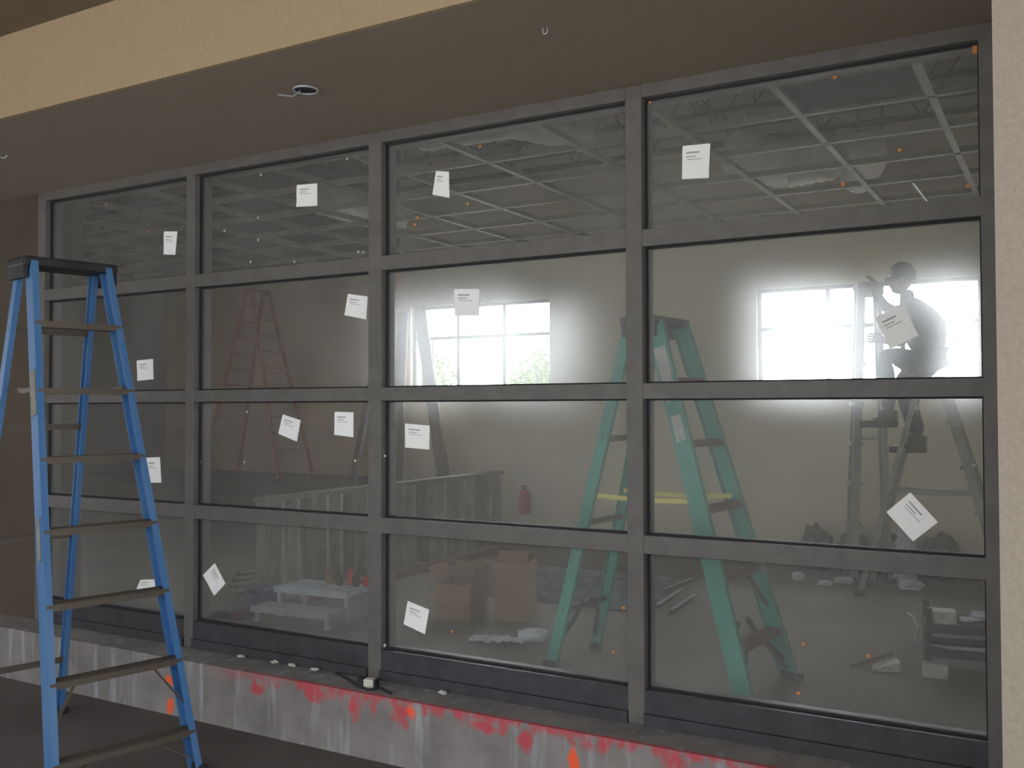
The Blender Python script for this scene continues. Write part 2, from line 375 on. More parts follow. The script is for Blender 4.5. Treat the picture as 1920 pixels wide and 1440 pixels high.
# ------------------------------------------------------------------ papers stuck on the glass, small coloured dots set on it
PAPERS = [
 ([(308,434),(333,434),(329,478),(307,477)], 'small white paper label high in the leftmost bay, above the blue ladder'),
 ([(257,676),(287,673),(288,711),(258,714)], 'white paper label in the leftmost bay, right of the upper steps of the blue ladder'),
 ([(274,858),(300,857),(303,905),(278,905)], 'narrow white paper label touching the blue ladder rail under the middle transom'),
 ([(264,1087),(292,1086),(291,1102),(253,1111)], 'torn white paper scrap low in the leftmost bay behind the blue ladder rail'),
 ([(557,347),(595,344),(595,386),(556,388)], 'upright white paper label in the top pane of the second bay'),
 ([(653,551),(690,556),(687,599),(646,591)], 'slightly tilted white paper label at the upper right of the second bay, beside the mullion'),
 ([(531,777),(564,788),(557,828),(522,813)], 'tilted white paper label below the feet line of the far orange ladder'),
 ([(628,772),(663,773),(663,820),(627,815)], 'upright white paper label under the middle transom, left of the second mullion'),
 ([(403,1056),(423,1094),(402,1117),(381,1078)], 'white paper label turned like a diamond in the bottom pane of the second bay'),
 ([(818,321),(842,322),(843,371),(811,365)], 'wedge-shaped white paper label in the top pane of the third bay'),
 ([(852,542),(899,542),(899,592),(853,592)], 'pale paper label overlapping the top edge of the left bright window'),
 ([(760,794),(806,798),(805,843),(760,839)], 'white paper label in the third bay below the left bright window'),
 ([(765,1127),(805,1143),(797,1189),(757,1170)], 'tilted bluish white paper label low in the third bay, by the cardboard boxes'),
 ([(1280,274),(1332,269),(1329,334),(1279,336)], 'large upright paper label in the top pane of the right bay'),
 ([(1641,595),(1694,569),(1722,629),(1669,655)], 'big tilted paper label in front of the seated worker'),
 ([(1707,923),(1759,979),(1712,1015),(1662,960)], 'large diamond-turned paper label at the lower right above the rubbish'),
]
for q, lab in PAPERS:
    P = [at(x, y, Y=YP) for x, y in q]; c = sum(P, Vector()) / 4
    bm = B(); n = 5; front = []; back = []
    for j in range(n + 1):
        rf, rb = [], []
        for i in range(n + 1):
            p = P[0].lerp(P[1], i / n).lerp(P[3].lerp(P[2], i / n), j / n) - c
            p.y = -.0015 - (.001 * math.sin(i * 2.1 + j * 1.3) + .001)
            rf.append(bm.verts.new(p)); rb.append(bm.verts.new((p.x, -.0003, p.z)))
        front.append(rf); back.append(rb)
    for j in range(n):
        for i in range(n):
            bm.faces.new((front[j][i], front[j][i + 1], front[j + 1][i + 1], front[j + 1][i])); bm.faces.new((back[j][i], back[j + 1][i], back[j + 1][i + 1], back[j][i + 1]))
    ring = [(0, i) for i in range(n)] + [(j, n) for j in range(n)] + [(n, i) for i in range(n, 0, -1)] + [(j, 0) for j in range(n, 0, -1)]
    for a, b in zip(ring, ring[1:] + ring[:1]): bm.faces.new((front[a[0]][a[1]], back[a[0]][a[1]], back[b[0]][b[1]], front[b[0]][b[1]]))
    o = obj('paper_label', bm, 'paper'); o.location = c; tag(o, lab, 'paper label', 'paper labels stuck on the storefront glass')
    bm = B(); u = (P[1] - P[0]); v = (P[3] - P[0])
    for (u0, u1, v0, h) in [(.15, .62, .2, .05), (.15, .5, .33, .03), (.18, .72, .42, .02)]:
        a = P[0] + u * u0 + v * v0 - c; b = P[0] + u * u1 + v * v0 - c; vv = v * h
        qv = []
        for yy in (-.0046, -.0038): qv += [bm.verts.new((p.x, yy, p.z)) for p in (a, b, b + vv, a + vv)]
        for f in ((0, 1, 2, 3), (7, 6, 5, 4), (0, 4, 5, 1), (1, 5, 6, 2), (2, 6, 7, 3), (3, 7, 4, 0)): bm.faces.new([qv[k] for k in f])
    obj('print', bm, 'ink', o)
DOTS = {
 'second bay, top pane': ('pale', [(651,298),(489,328),(484,408),(421,433),(484,450),(672,472),(681,473),(470,491),(552,491)]),
 'leftmost bay, top pane': ('orange', [(199,384),(279,434)]),
 'third bay, top pane': ('orange', [(900,275),(877,382),(783,408),(778,421)]),
 'right bay, top pane': ('orange', [(1219,191),(1565,145),(1687,281),(1581,345),(1815,349)]),
 'second bay, under the middle transom': ('pale', [(463,772),(376,866),(458,867),(666,864)]),
 'third bay, bottom pane': ('orange', [(847,1184),(1169,1140),(1150,1222)]),
 'right bay, bottom pane': ('orange', [(1507,1208),(1628,1230),(1497,1300)]),
}
def dot(x, y, r, m, label, group, plane=YP):
    p = at(x, y, Y=plane - .0015); bm = B()
    g_ = bmesh.ops.create_icosphere(bm, subdivisions=1, radius=r)
    for v in g_['verts']: v.co.y *= .22; v.co.x *= random.uniform(.7, 1.2)
    o = obj('small_dot', bm, m); o.location = p; tag(o, label, 'residue dot', group)
for where, (colr, pts) in DOTS.items():
    for x, y in pts:
        dot(x, y, .008, 'orangedot' if colr == 'orange' else 'paledot', 'tiny %s dot on the glass of the %s' % (colr, where), 'dots on the ' + where)
bm = BX(-.02, .02, -.004, 0, -.016, .016); bevel(bm, .002, 1); o = obj('orange_patch', bm, 'orangedot'); o.location = at(1835, 92, Y=YP); tag(o, 'larger orange patch at the top right corner of the glazing', 'glue patch')
bm = B(); g_ = bmesh.ops.create_icosphere(bm, subdivisions=1, radius=.009); o = obj('small_dot', bm, 'paledot'); o.location = (-2.949, YG + .03, at(725, 855, Y=YG + .03).z); tag(o, 'yellowish dot on the side of the second mullion at mid height', 'residue dot')
bm = B(); g_ = bmesh.ops.create_icosphere(bm, subdivisions=1, radius=.009); o = obj('small_dot', bm, 'paledot'); o.location = (-2.949, YG + .03, at(720, 1210, Y=YG + .03).z); tag(o, 'pale dot low on the side of the second mullion', 'residue dot')

# ------------------------------------------------------------------ step ladders
def ladder(name, label, loc, ang, H, S1, S2, wt, wf, wr, steps, col, stepmat, capmat, rail=.078, rearrail=.05, twin=False, spread=.48, extras=None, group=None, pitch=.305, spm='alu', stepd=.085, first=None):
    t = thing(name, label, 'ladder', loc, ang, group)
    def front(z, s):
        k = 1 - z / H; return Vector((-.06 - (S1 - .06) * k, s * (wt + (wf - wt) * k) / 2, z))
    def rear(z, s):
        k = 1 - z / H; return Vector((.06 + (S2 - .06) * k, s * (wt + (wr - wt) * k) / 2, z))
    top = H - .03
    for s in (-1, 1):
        bm = B(); prof = chan(rail, .03, .004); prof = [(u, v * 1) for u, v in prof]
        a, b = front(.02, s), front(top, s)
        tt = (b - a).normalized(); xd = Vector((1, 0, 0)); xx = (xd - tt * xd.dot(tt)).normalized(); yy = tt.cross(xx)
        sg = 1 if (yy.y * s) < 0 else -1       # flanges point to the inside
        extr(bm, [(u, v * sg) for u, v in prof], a, b, (1, 0, 0)); r1 = obj('front_rail', bm, col, t)
        bm = B(); f0 = front(0, s); box(bm, f0.x - rail * .62, f0.x + rail * .55, f0.y - .02, f0.y + .02, 0, .045); bevel(bm, .006, 1); obj('foot', bm, 'black', r1)
        bm = B(); a, b = rear(.02, s), rear(top, s); tt = (b - a).normalized(); xx = (xd - tt * xd.dot(tt)).normalized(); yy = tt.cross(xx); sg = 1 if (yy.y * s) < 0 else -1
        extr(bm, [(u, v * sg) for u, v in chan(rearrail, .026, .004)], a, b, (1, 0, 0)); r2 = obj('rear_rail', bm, col, t)
        bm = B(); f0 = rear(0, s); box(bm, f0.x - .035, f0.x + .035, f0.y - .018, f0.y + .018, 0, .04); bevel(bm, .006, 1); obj('foot', bm, 'black', r2)
    n = steps
    for k in range(1, n + 1):
        z = H - pitch * k if first is None else first + pitch * (k - 1)
        if z < .1: break
        a, b = front(z, -1), front(z, 1)
        bm = B(); box(bm, a.x - stepd / 2, a.x + stepd / 2, a.y + .004, b.y - .004, z - .004, z); box(bm, a.x - stepd / 2, a.x - stepd / 2 + .004, a.y + .004, b.y - .004, z - .026, z - .004); box(bm, a.x + stepd / 2 - .004, a.x + stepd / 2, a.y + .004, b.y - .004, z - .026, z - .004)
        for j in range(4): xx = a.x - stepd / 2 + stepd * (j + .5) / 4; box(bm, xx - .003, xx + .003, a.y + .01, b.y - .01, z, z + .003)
        obj('step', bm, stepmat, t)
        if k == n or (twin is False and k == n - 1):     # braces under the low steps
            for s in (-1, 1):
                bm = B(); p = front(z - .01, s); q = front(max(z - .2, .06), s); p2 = Vector((p.x, p.y - s * (.17 if k == n else .12), p.z - .02))
                beam(bm, p2, Vector((q.x, q.y - s * .012, q.z)), .022, .004, (1, 0, 0)); obj('brace', bm, spm, t)
        if twin:
            a, b = rear(z, -1), rear(z, 1); bm = B(); box(bm, a.x - .03, a.x + .03, a.y + .004, b.y - .004, z - .02, z); obj('rear_step', bm, stepmat, t)
    if not twin:
        zs = [.3] + [H * f for f in (.42, .66, .86)]
        for z in zs:
            a, b = rear(z, -1), rear(z, 1); bm = B(); beam(bm, a, b, .03, .012, (0, 0, 1)); obj('rear_bar', bm, spm, t)
    for s in (-1, 1):
        z = H * spread; a, b = front(z, s), rear(z, s); a = Vector((a.x, a.y - s * .036, a.z)); b = Vector((b.x, b.y - s * .03, b.z)); m_ = (a + b) / 2 - Vector((0, 0, .012))
        bm = B(); beam(bm, a, m_, .004, .022, (0, 1, 0)); beam(bm, m_, b, .004, .022, (0, 1, 0)); obj('spreader', bm, 'yellow' if col == 'green' else spm, t)
    bm = B(); box(bm, -.1, .1, -wt / 2 - .035, wt / 2 + .035, H - .045, H)
    bevel(bm, .012, 2); 
    box(bm, -.092, .092, -wt / 2 - .032, -wt / 2 - .012, H - .1, H - .04); box(bm, -.092, .092, wt / 2 + .012, wt / 2 + .032, H - .1, H - .04)
    cp = obj('top_cap', bm, capmat, t)
    if extras: extras(t, front, rear)
    return t
def stick(t, pfun, s, z0, z1, w, m, off, name='sticker', lab=None):
    """a thin sticker wrapped on the outer web of a rail"""
    a, b = pfun(z0, s), pfun(z1, s); o = Vector((0, s * off, 0)); bm = B(); beam(bm, a + o, b + o, w, .002, (1, 0, 0)); ob = obj(name, bm, m, t)
    if lab: ob['label'] = lab
def blue_extra(t, front, rear):
    stick(t, front, 1, 1.60, 1.80, .055, 'wornsticker', .002, lab='long pale worn sticker on the near rail')
    stick(t, front, 1, .98, 1.16, .03, 'wornsticker', .002)
ladder('step_ladder', 'tall blue fibreglass stepladder standing on the porch in front of the leftmost bay', (-4.17, 2.94, GZ), math.radians(167), 2.33, .71, .63, .37, .65, .54, 7, 'blue', 'alu', 'black', extras=blue_extra, rail=.075, spread=.74)
def green_extra(t, front, rear):
    stick(t, front, 1, 1.36, 1.62, .06, 'sticker', .002, lab='torn white sticker near the top of the near rail')
    stick(t, front, 1, 1.17, 1.29, .05, 'sticker', .002, lab='white sticker below the torn one')
    stick(t, front, 1, .66, .72, .035, 'sticker', .002)
    for s in (-1, 1):       # dark bowed guards at the feet
        a = front(.34, s); bm = B(); b = front(.05, s)
        tube(bm, [(a.x + .03, a.y - s * .2, a.z - .02), (a.x + .02, a.y - s * .12, a.z - .1), (b.x + .01, b.y - s * .035, b.z + .06)], .014, 6); obj('foot_brace', bm, 'darkbrace', t)
        a = rear(.34, s); bm = B(); b = rear(.05, s)
        tube(bm, [(a.x, a.y - s * .17, a.z - .02), (a.x, a.y - s * .1, a.z - .09), (b.x, b.y - s * .03, b.z + .05)], .013, 6); obj('foot_brace', bm, 'darkbrace', t)
        a, b = front(.02, -1), front(.26, -1)
    bm = B(); a, b = front(.02, -1), front(.34, -1); beam(bm, a + Vector((0, -.004, 0)), b + Vector((0, -.004, 0)), .086, .006, (1, 0, 0)); obj('shoe_guard', bm, 'darkbrace', t)
ladder('step_ladder', 'green fibreglass stepladder with yellow spreaders standing inside behind the third mullion', (-1.813, 4.59, 0), math.radians(173.4), 1.775, .58, .50, .30, .56, .45, 5, 'green', 'rust', 'capgrey', extras=green_extra, rail=.088, rearrail=.06, spread=.50)
ladder('step_ladder', 'tall orange double-sided stepladder in the far room beyond the second bay', (-13.6, 13.75, 0), math.radians(-5), 3.62, 1.1, 1.1, .42, .95, .9, 10, 'orange', 'orange', 'orange', rail=.075, rearrail=.07, twin=True, spm='orange', stepd=.07)
p = at(1628, 531, Y=7.82)
ladder('step_ladder', 'tall grey folded stepladder before the right window, left of the worker', (p.x, 7.82, 0), math.radians(20), p.z, .15, .12, .15, .24, .22, 6, 'altladder', 'altladder', 'altladder', rail=.06, rearrail=.035, spm='altladder')
ladder('step_ladder', 'shorter grey stepladder that the worker sits on by the right window', (-.86, 7.40, 0), math.radians(180), 1.535, .50, .46, .2, .5, .45, 4, 'altladder', 'altladder', 'altladder', rail=.06, rearrail=.035, spm='altladder')

# ------------------------------------------------------------------ the seated worker
def skin_body(name, joints, edges, m, parent=None, sub=2, root=0):
    me = bpy.data.meshes.new(name + '_src'); me.from_pydata([j[0] for j in joints], edges, []); o = bpy.data.objects.new(name + '_src', me); C.objects.link(o)
    md = o.modifiers.new('s', 'SKIN'); md.use_smooth_shade = True
    for v, j in zip(me.skin_vertices[0].data, joints):
        v.radius = j[1] if isinstance(j[1], tuple) else (j[1], j[1]); v.use_root = False
    me.skin_vertices[0].data[root].use_root = True
    sd = o.modifiers.new('u', 'SUBSURF'); sd.levels = sub; sd.render_levels = sub
    dg = bpy.context.evaluated_depsgraph_get(); new = bpy.data.meshes.new_from_object(o.evaluated_get(dg)); bpy.data.objects.remove(o)
    new.materials.clear(); new.materials.append(M[m])
    for p_ in new.polygons: p_.use_smooth = True
    r = bpy.data.objects.new(name, new); C.objects.link(r)
    if parent: r.parent = parent
    return r
def finger_set(V, E, wrist_i, wrist, palm_dir, side, thumb_side, curl, r=.0085):
    """adds palm and five fingers to a skin chain; palm_dir, side and curl are unit vectors"""
    pd, sd, cd = Vector(palm_dir), Vector(side), Vector(curl)
    V.append((wrist + pd * .045, .026)); palm = len(V) - 1; E.append((wrist_i, palm))
    for i, (o_, L) in enumerate([(-.03, .066), (-.011, .078), (.009, .073), (.028, .058)]):
        a = wrist + pd * .078 + sd * o_
        V.append((a, .011)); i0 = len(V) - 1; E.append((palm, i0))
        V.append((a + pd * L * .5 + cd * .012, r)); E.append((i0, i0 + 1)); V.append((a + pd * L * .62 + cd * L * .5, r * .9)); E.append((i0 + 1, i0 + 2))
    a = wrist + pd * .025 + sd * thumb_side * .034
    V.append((a, .012)); i0 = len(V) - 1; E.append((wrist_i, i0)); V.append((a + pd * .035 + sd * thumb_side * .012 + cd * .02, .0095)); E.append((i0, i0 + 1)); V.append((a + pd * .055 + cd * .042, .008)); E.append((i0 + 1, i0 + 2))
pw = thing('person', 'person in grey shirt and dark trousers sitting on a stepladder, reaching up by the window', 'person', (-.86, 7.40, 1.535))
O = Vector((-.86, 7.40, 1.535))
def w(x, z, dy=0): return Vector((x, 7.40 + dy, z)) - O
V = [(w(-.87, 1.64), (.13, .155)), (w(-.885, 1.77), (.115, .14)), (w(-.90, 1.90), (.13, .165)), (w(-.945, 2.02), (.10, .15)), (w(-1.0, 2.09), .055), (w(-1.035, 2.16), .058)]
E = [(0, 1), (1, 2), (2, 3), (3, 4), (4, 5)]
def limb(par, pts):
    for p_, r_ in pts:
        V.append((p_, r_)); E.append((par, len(V) - 1)); par = len(V) - 1
    return par
for s in (-1, 1):
    # legs: near leg (s=-1) thigh forward, shin down; far leg hangs a little back
    if s < 0: limb(0, [(w(-.93, 1.63, -.09), .085), (w(-1.155, 1.70, -.12), .062), (w(-1.145, 1.50, -.12), .058), (w(-1.125, 1.29, -.12), .040), (w(-1.13, 1.235, -.12), .038), (w(-1.25, 1.215, -.12), .032)])
    else: limb(0, [(w(-.92, 1.61, .10), .085), (w(-1.08, 1.50, .14), .062), (w(-1.02, 1.30, .14), .056), (w(-.97, 1.10, .14), .040), (w(-.975, 1.05, .14), .038), (w(-1.09, 1.03, .14), .032)])
wi = limb(3, [(w(-.97, 2.02, -.17), .058), (w(-1.06, 1.985, -.2), .046), (w(-1.135, 2.03, -.2), .040), (w(-1.18, 2.10, -.17), .032), (w(-1.195, 2.135, -.15), .026)])
finger_set(V, E, wi, V[wi][0], Vector((-.25, .1, .96)).normalized(), Vector((.3, .95, 0)).normalized(), -1, Vector((-.9, .35, .1)).normalized())
wi = limb(3, [(w(-.96, 2.0, .17), .058), (w(-1.03, 1.86, .23), .046), (w(-1.11, 1.80, .24), .040), (w(-1.19, 1.82, .24), .032), (w(-1.215, 1.825, .24), .026)])
finger_set(V, E, wi, V[wi][0], Vector((-.95, .1, .2)).normalized(), Vector((.1, 0, 1)).normalized(), 1, Vector((0, .95, .1)).normalized())
skin_body('body', V, E, 'shirt', pw, 2)
# trousers over the legs and seat
V2 = [(w(-.87, 1.645), (.138, .165)), (w(-.88, 1.73), (.122, .148))]; E2 = [(0, 1)]
V, E = V2, E2
limb(0, [(w(-.93, 1.63, -.09), .095), (w(-1.155, 1.70, -.12), .074), (w(-1.145, 1.50, -.12), .068), (w(-1.125, 1.31, -.12), .058)])
limb(0, [(w(-.92, 1.61, .10), .095), (w(-1.08, 1.50, .14), .074), (w(-1.02, 1.30, .14), .066), (w(-.97, 1.12, .14), .058)])
skin_body('trousers', V, E, 'jeans', pw, 2)
for dx, dz, dy in ((-1.13, 1.235, -.12), (-.975, 1.05, .14)):
    bm = B(); p = w(dx, dz, dy); box(bm, p.x - .19, p.x + .06, p.y - .048, p.y + .048, p.z - .055, p.z - .005); box(bm, p.x - .06, p.x + .06, p.y - .045, p.y + .045, p.z - .005, p.z + .07); bevel(bm, .012, 2); obj('boot', bm, 'boot', pw, True)
# head in profile, looking to the left and slightly up
bm = B(); g_ = bmesh.ops.create_uvsphere(bm, u_segments=24, v_segments=16, radius=1)
for v in g_['verts']:
    x_, y_, z_ = v.co; fx = x_ * .098; fz = z_ * .118; fy = y_ * .076
    if z_ < -.1: fx *= (1 - .18 * (-z_)); fy *= (1 - .3 * (-z_)); fx -= .018 * (-z_)
    if x_ < -.55:
        fx += .006
        if abs(y_) < .22 and -.32 < z_ < .05: fx -= .026 * (1 + z_ * -1.6)      # nose
        if abs(y_) > .2 and .02 < z_ < .25: fx += .010                          # eye sockets
        if abs(y_) < .3 and -.62 < z_ < -.45: fx -= .006                        # lips
        if abs(y_) < .35 and z_ < -.75: fx -= .012                              # chin
    v.co = (fx, fy, fz)
hd = obj('head', bm, 'skin', pw, True); hd.location = w(-1.052, 2.245); hd.rotation_euler = (0, .05, 0); hd.scale = (.92, .95, .95)
for s in (-1, 1):
    bm = B(); g_ = bmesh.ops.create_icosphere(bm, subdivisions=2, radius=1)
    for v in g_['verts']: v.co = (v.co.x * .018 + .012, v.co.y * .008 + s * .077, v.co.z * .032 - .012)
    obj('ear', bm, 'skin', hd, True)
    bm = B(); bmesh.ops.create_icosphere(bm, subdivisions=2, radius=.012, matrix=Matrix.Translation((-.078, s * .03, .016))); obj('eye', bm, 'paper', hd, True)
bm = B(); g_ = bmesh.ops.create_uvsphere(bm, u_segments=24, v_segments=14, radius=1)
bmesh.ops.delete(bm, geom=[v for v in bm.verts if v.co.z < -.25 or (v.co.x < -.72 and v.co.z < .45)], context='VERTS')
for v in bm.verts: v.co = (v.co.x * .106 + .006, v.co.y * .084, v.co.z * .124 + .004)
obj('hair', bm, 'hair', hd, True)
bm = B(); p = w(-.765, 1.63, -.02)
for pr in (0,):
    vs = [bm.verts.new(p + Vector(q_)) for q_ in ((-.04, -.08, .1), (-.04, .08, .1), (-.06, -.08, -.055), (-.06, .08, -.055), (.035, -.06, .0), (.035, .06, .0), (.0, -.07, .05), (.0, .07, .05))]
    bmesh.ops.convex_hull(bm, input=vs)
bevel(bm, .008, 1); obj('tool_pouch', bm, 'leather', pw)

# ------------------------------------------------------------------ low stud wall running back from the glass
t = thing('stud_wall', 'low unfinished stud wall running back from the glass behind the second and third bays', 'stud wall', (-4.80, 4.87, 0))
L = 3.2
for z, nm in ((0, 'bottom_plate'), (.69, 'top_plate')):
    bm = BX(-.05, .05, 0, L, z, z + .03); obj(nm, bm, 'stud' if z == 0 else 'wood', t)
bm = BX(-.045, -.035, 1.45, L, .40, .43); obj('mid_rail', bm, 'stud', t)
for k in range(21):
    y = .02 + k * .155; bm = B(); extr(bm, chan(.09, .035 + .02 * (k % 3 == 0), .004), (0, y, .03), (0, y, .69), (1, 0, 0)); obj('stud', bm, 'stud' if k % 3 else 'wood', t)
bm = BX(-4.73, -4.55, 4.2, 7.95, 0, .012)
tag(obj('red_floor_paint', bm, 'darkred'), 'dark red painted strip on the floor along the low stud wall', 'painted strip')
for k in range(4):
    bm = BX(-5.25 - k * .17, -5.12 - k * .17, 5.0 + k * .2, 7.8, 0, .03); tag(obj('floor_board', bm, 'wood'), 'long board lying on the floor behind the low stud wall', 'board', 'boards behind the stud wall')
# leaning planks by the left window, leaning pole
def lean(name, a, b, w_, d_, m, label, cat, group=None):
    bm = B(); beam(bm, a, b, w_, d_, (1, 0, 0)); return tag(obj(name, bm, m), label, cat, group)
lean('plank', at(850, 1010, Y=7.75).xy.to_3d() + Vector((0, 0, .0)), at(786, 575, Y=8.27), .13, .03, 'wood', 'wide grey plank leaning across the left bright window', 'plank')
lean('plank', Vector((-5.86, 7.8, .0)), at(757, 585, Y=8.27), .12, .03, 'wood', 'grey plank leaning at the left edge of the left bright window', 'plank')
lean('trim_strip', Vector((-5.26, 7.7, .0)), at(812, 640, Y=8.26), .02, .02, 'white_alu', 'thin pale strip leaning beside the wide plank', 'strip')
p0 = at(626, 1092, Z=0); p1 = at(700, 700, Y=p0.y + .9)
lean('pole', p0, p1, .05, .04, 'capgrey', 'dark pole leaning behind the second mullion', 'pole')
o = bpy.data.objects[-1] if False else None
# fire extinguisher on the back wall
p = at(982, 946, Y=8.22); t = thing('fire_extinguisher', 'small red fire extinguisher hanging low on the back wall past the stud wall', 'fire extinguisher', (p.x, 8.235, p.z - .09))
bm = B(); tube(bm, [(0, 0, 0), (0, 0, .01), (0, 0, .19), (0, 0, .22), (0, 0, .235)], [.05, .055, .055, .035, .018], 16); obj('cylinder_body', bm, 'red', t, True)
bm = B(); tube(bm, [(0, 0, .23), (0, 0, .26)], .015, 8); beam(bm, (-.04, 0, .262), (.03, 0, .275), .012, .008, (0, 1, 0)); obj('valve_handle', bm, 'black', t)
bm = BX(-.03, .03, .05, .065, .0, .2); obj('wall_bracket', bm, 'capgrey', t)

# ------------------------------------------------------------------ low work platform with things on it
p = at(610, 1182, Z=0)
t = thing('work_platform', 'low pale aluminium two-level work platform on the floor behind the second bay', 'work platform', (p.x, p.y, 0), math.radians(4))
for (x0, y0, z, d_, nm) in ((-.56, .0, .075, .16, 'lower_deck'), (-.54, .2, .165, .3, 'upper_deck')):
    bm = BX(x0, 0.02, y0, y0 + d_, z, z + .022)
    for j in range(5): yy = y0 + d_ * (j + .5) / 5; box(bm, x0, .02, yy - .008, yy + .008, z + .022, z + .026)
    dk = obj(nm, bm, 'white_alu', t)
    bm = BX(x0 - .005, .025, y0 - .012, y0, z - .012, z + .028); obj('edge_rail', bm, 'white_alu', dk)
for (x, y, h) in ((0, .02, .08), (-.53, .02, .08), (0, .22, .17), (-.52, .22, .17), (0, .46, .17), (-.52, .46, .17)):
    bm = BX(x - .014, x + .014, y - .014, y + .014, 0, h); box(bm, x - .02, x + .02, y - .02, y + .02, 0, .012); obj('leg', bm, 'white_alu', t)
mw = Matrix.Translation((p.x, p.y, 0)) @ Matrix.Rotation(math.radians(4), 4, 'Z')
for i, (x, y, h, m_, lab) in enumerate([(-.28, .42, .10, 'card', 'tan bottle standing at the left of the items on the low platform'), (-.19, .40, .085, 'darkstuff', 'dark bottle standing second on the low platform'), (-.13, .44, .11, 'red', 'red bottle among the items on the low platform'), (-.06, .40, .09, 'black', 'black bottle near the right end of the low platform'), (.0, .43, .07, 'red', 'short red can at the right end of the low platform')]):
    q = mw @ Vector((x, y, .191)); bm = B(); tube(bm, [(0, 0, 0), (0, 0, .005), (0, 0, h * .65), (0, 0, h * .8), (0, 0, h)], [.02, .024, .024, .012, .01], 12)
    o = obj('bottle', bm, m_, smooth=True); o.location = q; tag(o, lab, 'bottle', 'bottles on the low work platform')
bm = B()
for k in range(3): tube(bm, [mw @ Vector((-.78 + .06 * math.cos(a * .6) * (1 + .1 * k), -.06 + .06 * math.sin(a * .6), .012 + .012 * k)) for a in range(11)], .008, 6)
tag(obj('cable_coil', bm, 'black'), 'black coiled cable lying left of the low work platform', 'cable')
q = at(478, 1150, Z=0); bm = B(); box(bm, q.x - .08, q.x + .08, q.y, q.y + .2, 0, .13); box(bm, q.x - .09, q.x + .09, q.y - .01, q.y + .21, .13, .16); bevel(bm, .008, 1)
tag(obj('tool_case', bm, 'bluegrey'), 'dull blue-grey tool case standing left of the low work platform', 'case')

# ------------------------------------------------------------------ cardboard boxes, plastic roll
def carton(label, loc, rz, sx_, sy_, h, flaps):
    t = thing('cardboard_box', label, 'cardboard box', loc, rz); e = .005
    bm = BX(0, sx_, 0, e, 0, h); box(bm, 0, sx_, sy_ - e, sy_, 0, h); box(bm, 0, e, e, sy_ - e, 0, h); box(bm, sx_ - e, sx_, e, sy_ - e, 0, h); box(bm, e, sx_ - e, e, sy_ - e, 0, e)
    obj('box_body', bm, 'card', t)
    for side, ang in flaps:
        bm = B()
        if side == 'F': a, b, d = Vector((0, 0, h)), Vector((sx_, 0, h)), Vector((0, -math.cos(ang), math.sin(ang)))
        if side == 'B': a, b, d = Vector((0, sy_, h)), Vector((sx_, sy_, h)), Vector((0, math.cos(ang), math.sin(ang)))
        if side == 'L': a, b, d = Vector((0, 0, h)), Vector((0, sy_, h)), Vector((-math.cos(ang), 0, math.sin(ang)))
        if side == 'R': a, b, d = Vector((sx_, 0, h)), Vector((sx_, sy_, h)), Vector((math.cos(ang), 0, math.sin(ang)))
        k = (sy_ if side in 'FB' else sx_) * .45; n_ = (b - a).cross(d).normalized() * .0025
        vs = [bm.verts.new(v + s * n_) for s in (-1, 1) for v in (a, b, b + d * k, a + d * k)]
        bmesh.ops.convex_hull(bm, input=vs); obj('box_flap', bm, 'card', t)
    return t
p = at(815, 1160, Z=0); carton('open brown cardboard box on the floor behind the third bay', (p.x, p.y, 0), math.radians(8), .25, .26, .22, [('F', -1.3), ('L', 1.2), ('R', 1.35), ('B', 1.0)])
p = at(928, 1164, Z=0); carton('taller closed brown cardboard box standing right of the open one', (p.x, p.y, 0), math.radians(14), .20, .27, .36, [('F', 2.6), ('B', 2.7)])
p = at(1000, 1207, Z=0); t = thing('plastic_roll', 'pale crumpled plastic sheet with a rolled end on the floor by the tall box', 'plastic sheet', (p.x, p.y, 0), math.radians(20))
bm = B(); tube(bm, [(-.08, 0, .04), (-.04, 0, .045), (.03, .01, .045), (.07, .0, .042)], [.035, .042, .04, .036], 12); obj('rolled_end', bm, 'plastic', t, True)
bm = B(); bmesh.ops.create_grid(bm, x_segments=16, y_segments=8, size=1)
rn = random.Random(3)
for v in bm.verts: v.co = Vector((v.co.x * .16 - .2, v.co.y * .07, .012 + rn.random() * .02))
bmesh.ops.solidify(bm, geom=bm.faces[:], thickness=.002); obj('loose_sheet', bm, 'plastic', t)

# ------------------------------------------------------------------ steel studs lying in a stack
rows = [(5.95, 0), (6.10, 0), (6.25, 0), (6.42, 0), (6.60, 0), (6.18, .042), (6.36, .042), (6.55, .042), (6.3, .084), (6.5, .084)]
for i, (y, z) in enumerate(rows):
    x1 = -2.48 - .06 * (i % 3); bm = B(); extr(bm, [(u, v - .02) for u, v in chan(.09, .04, .002)], (-4.1 + .08 * (i % 4), y, z + .021), (x1, y, z + .021), (0, 1, 0))
    tag(obj('steel_stud', bm, 'galv'), 'long steel stud in the stack lying behind the green ladder', 'steel stud', 'steel studs stacked on the floor')
for (a, b) in [((1232, 1134), (1278, 1104)), ((1258, 1144), (1304, 1114)), ((1246, 1104), (1298, 1084))]:
    p = at(*a, Z=.03); q = at(*b, Z=.03); bm = B(); extr(bm, [(u, v - .014) for u, v in chan(.035, .03, .002)], (p.x, p.y, .015), (q.x, q.y, .015), (0, 0, 1)); tag(obj('steel_track', bm, 'galv'), 'short steel track lying askew at the right end of the stud stack', 'steel track', 'loose tracks by the stud stack')

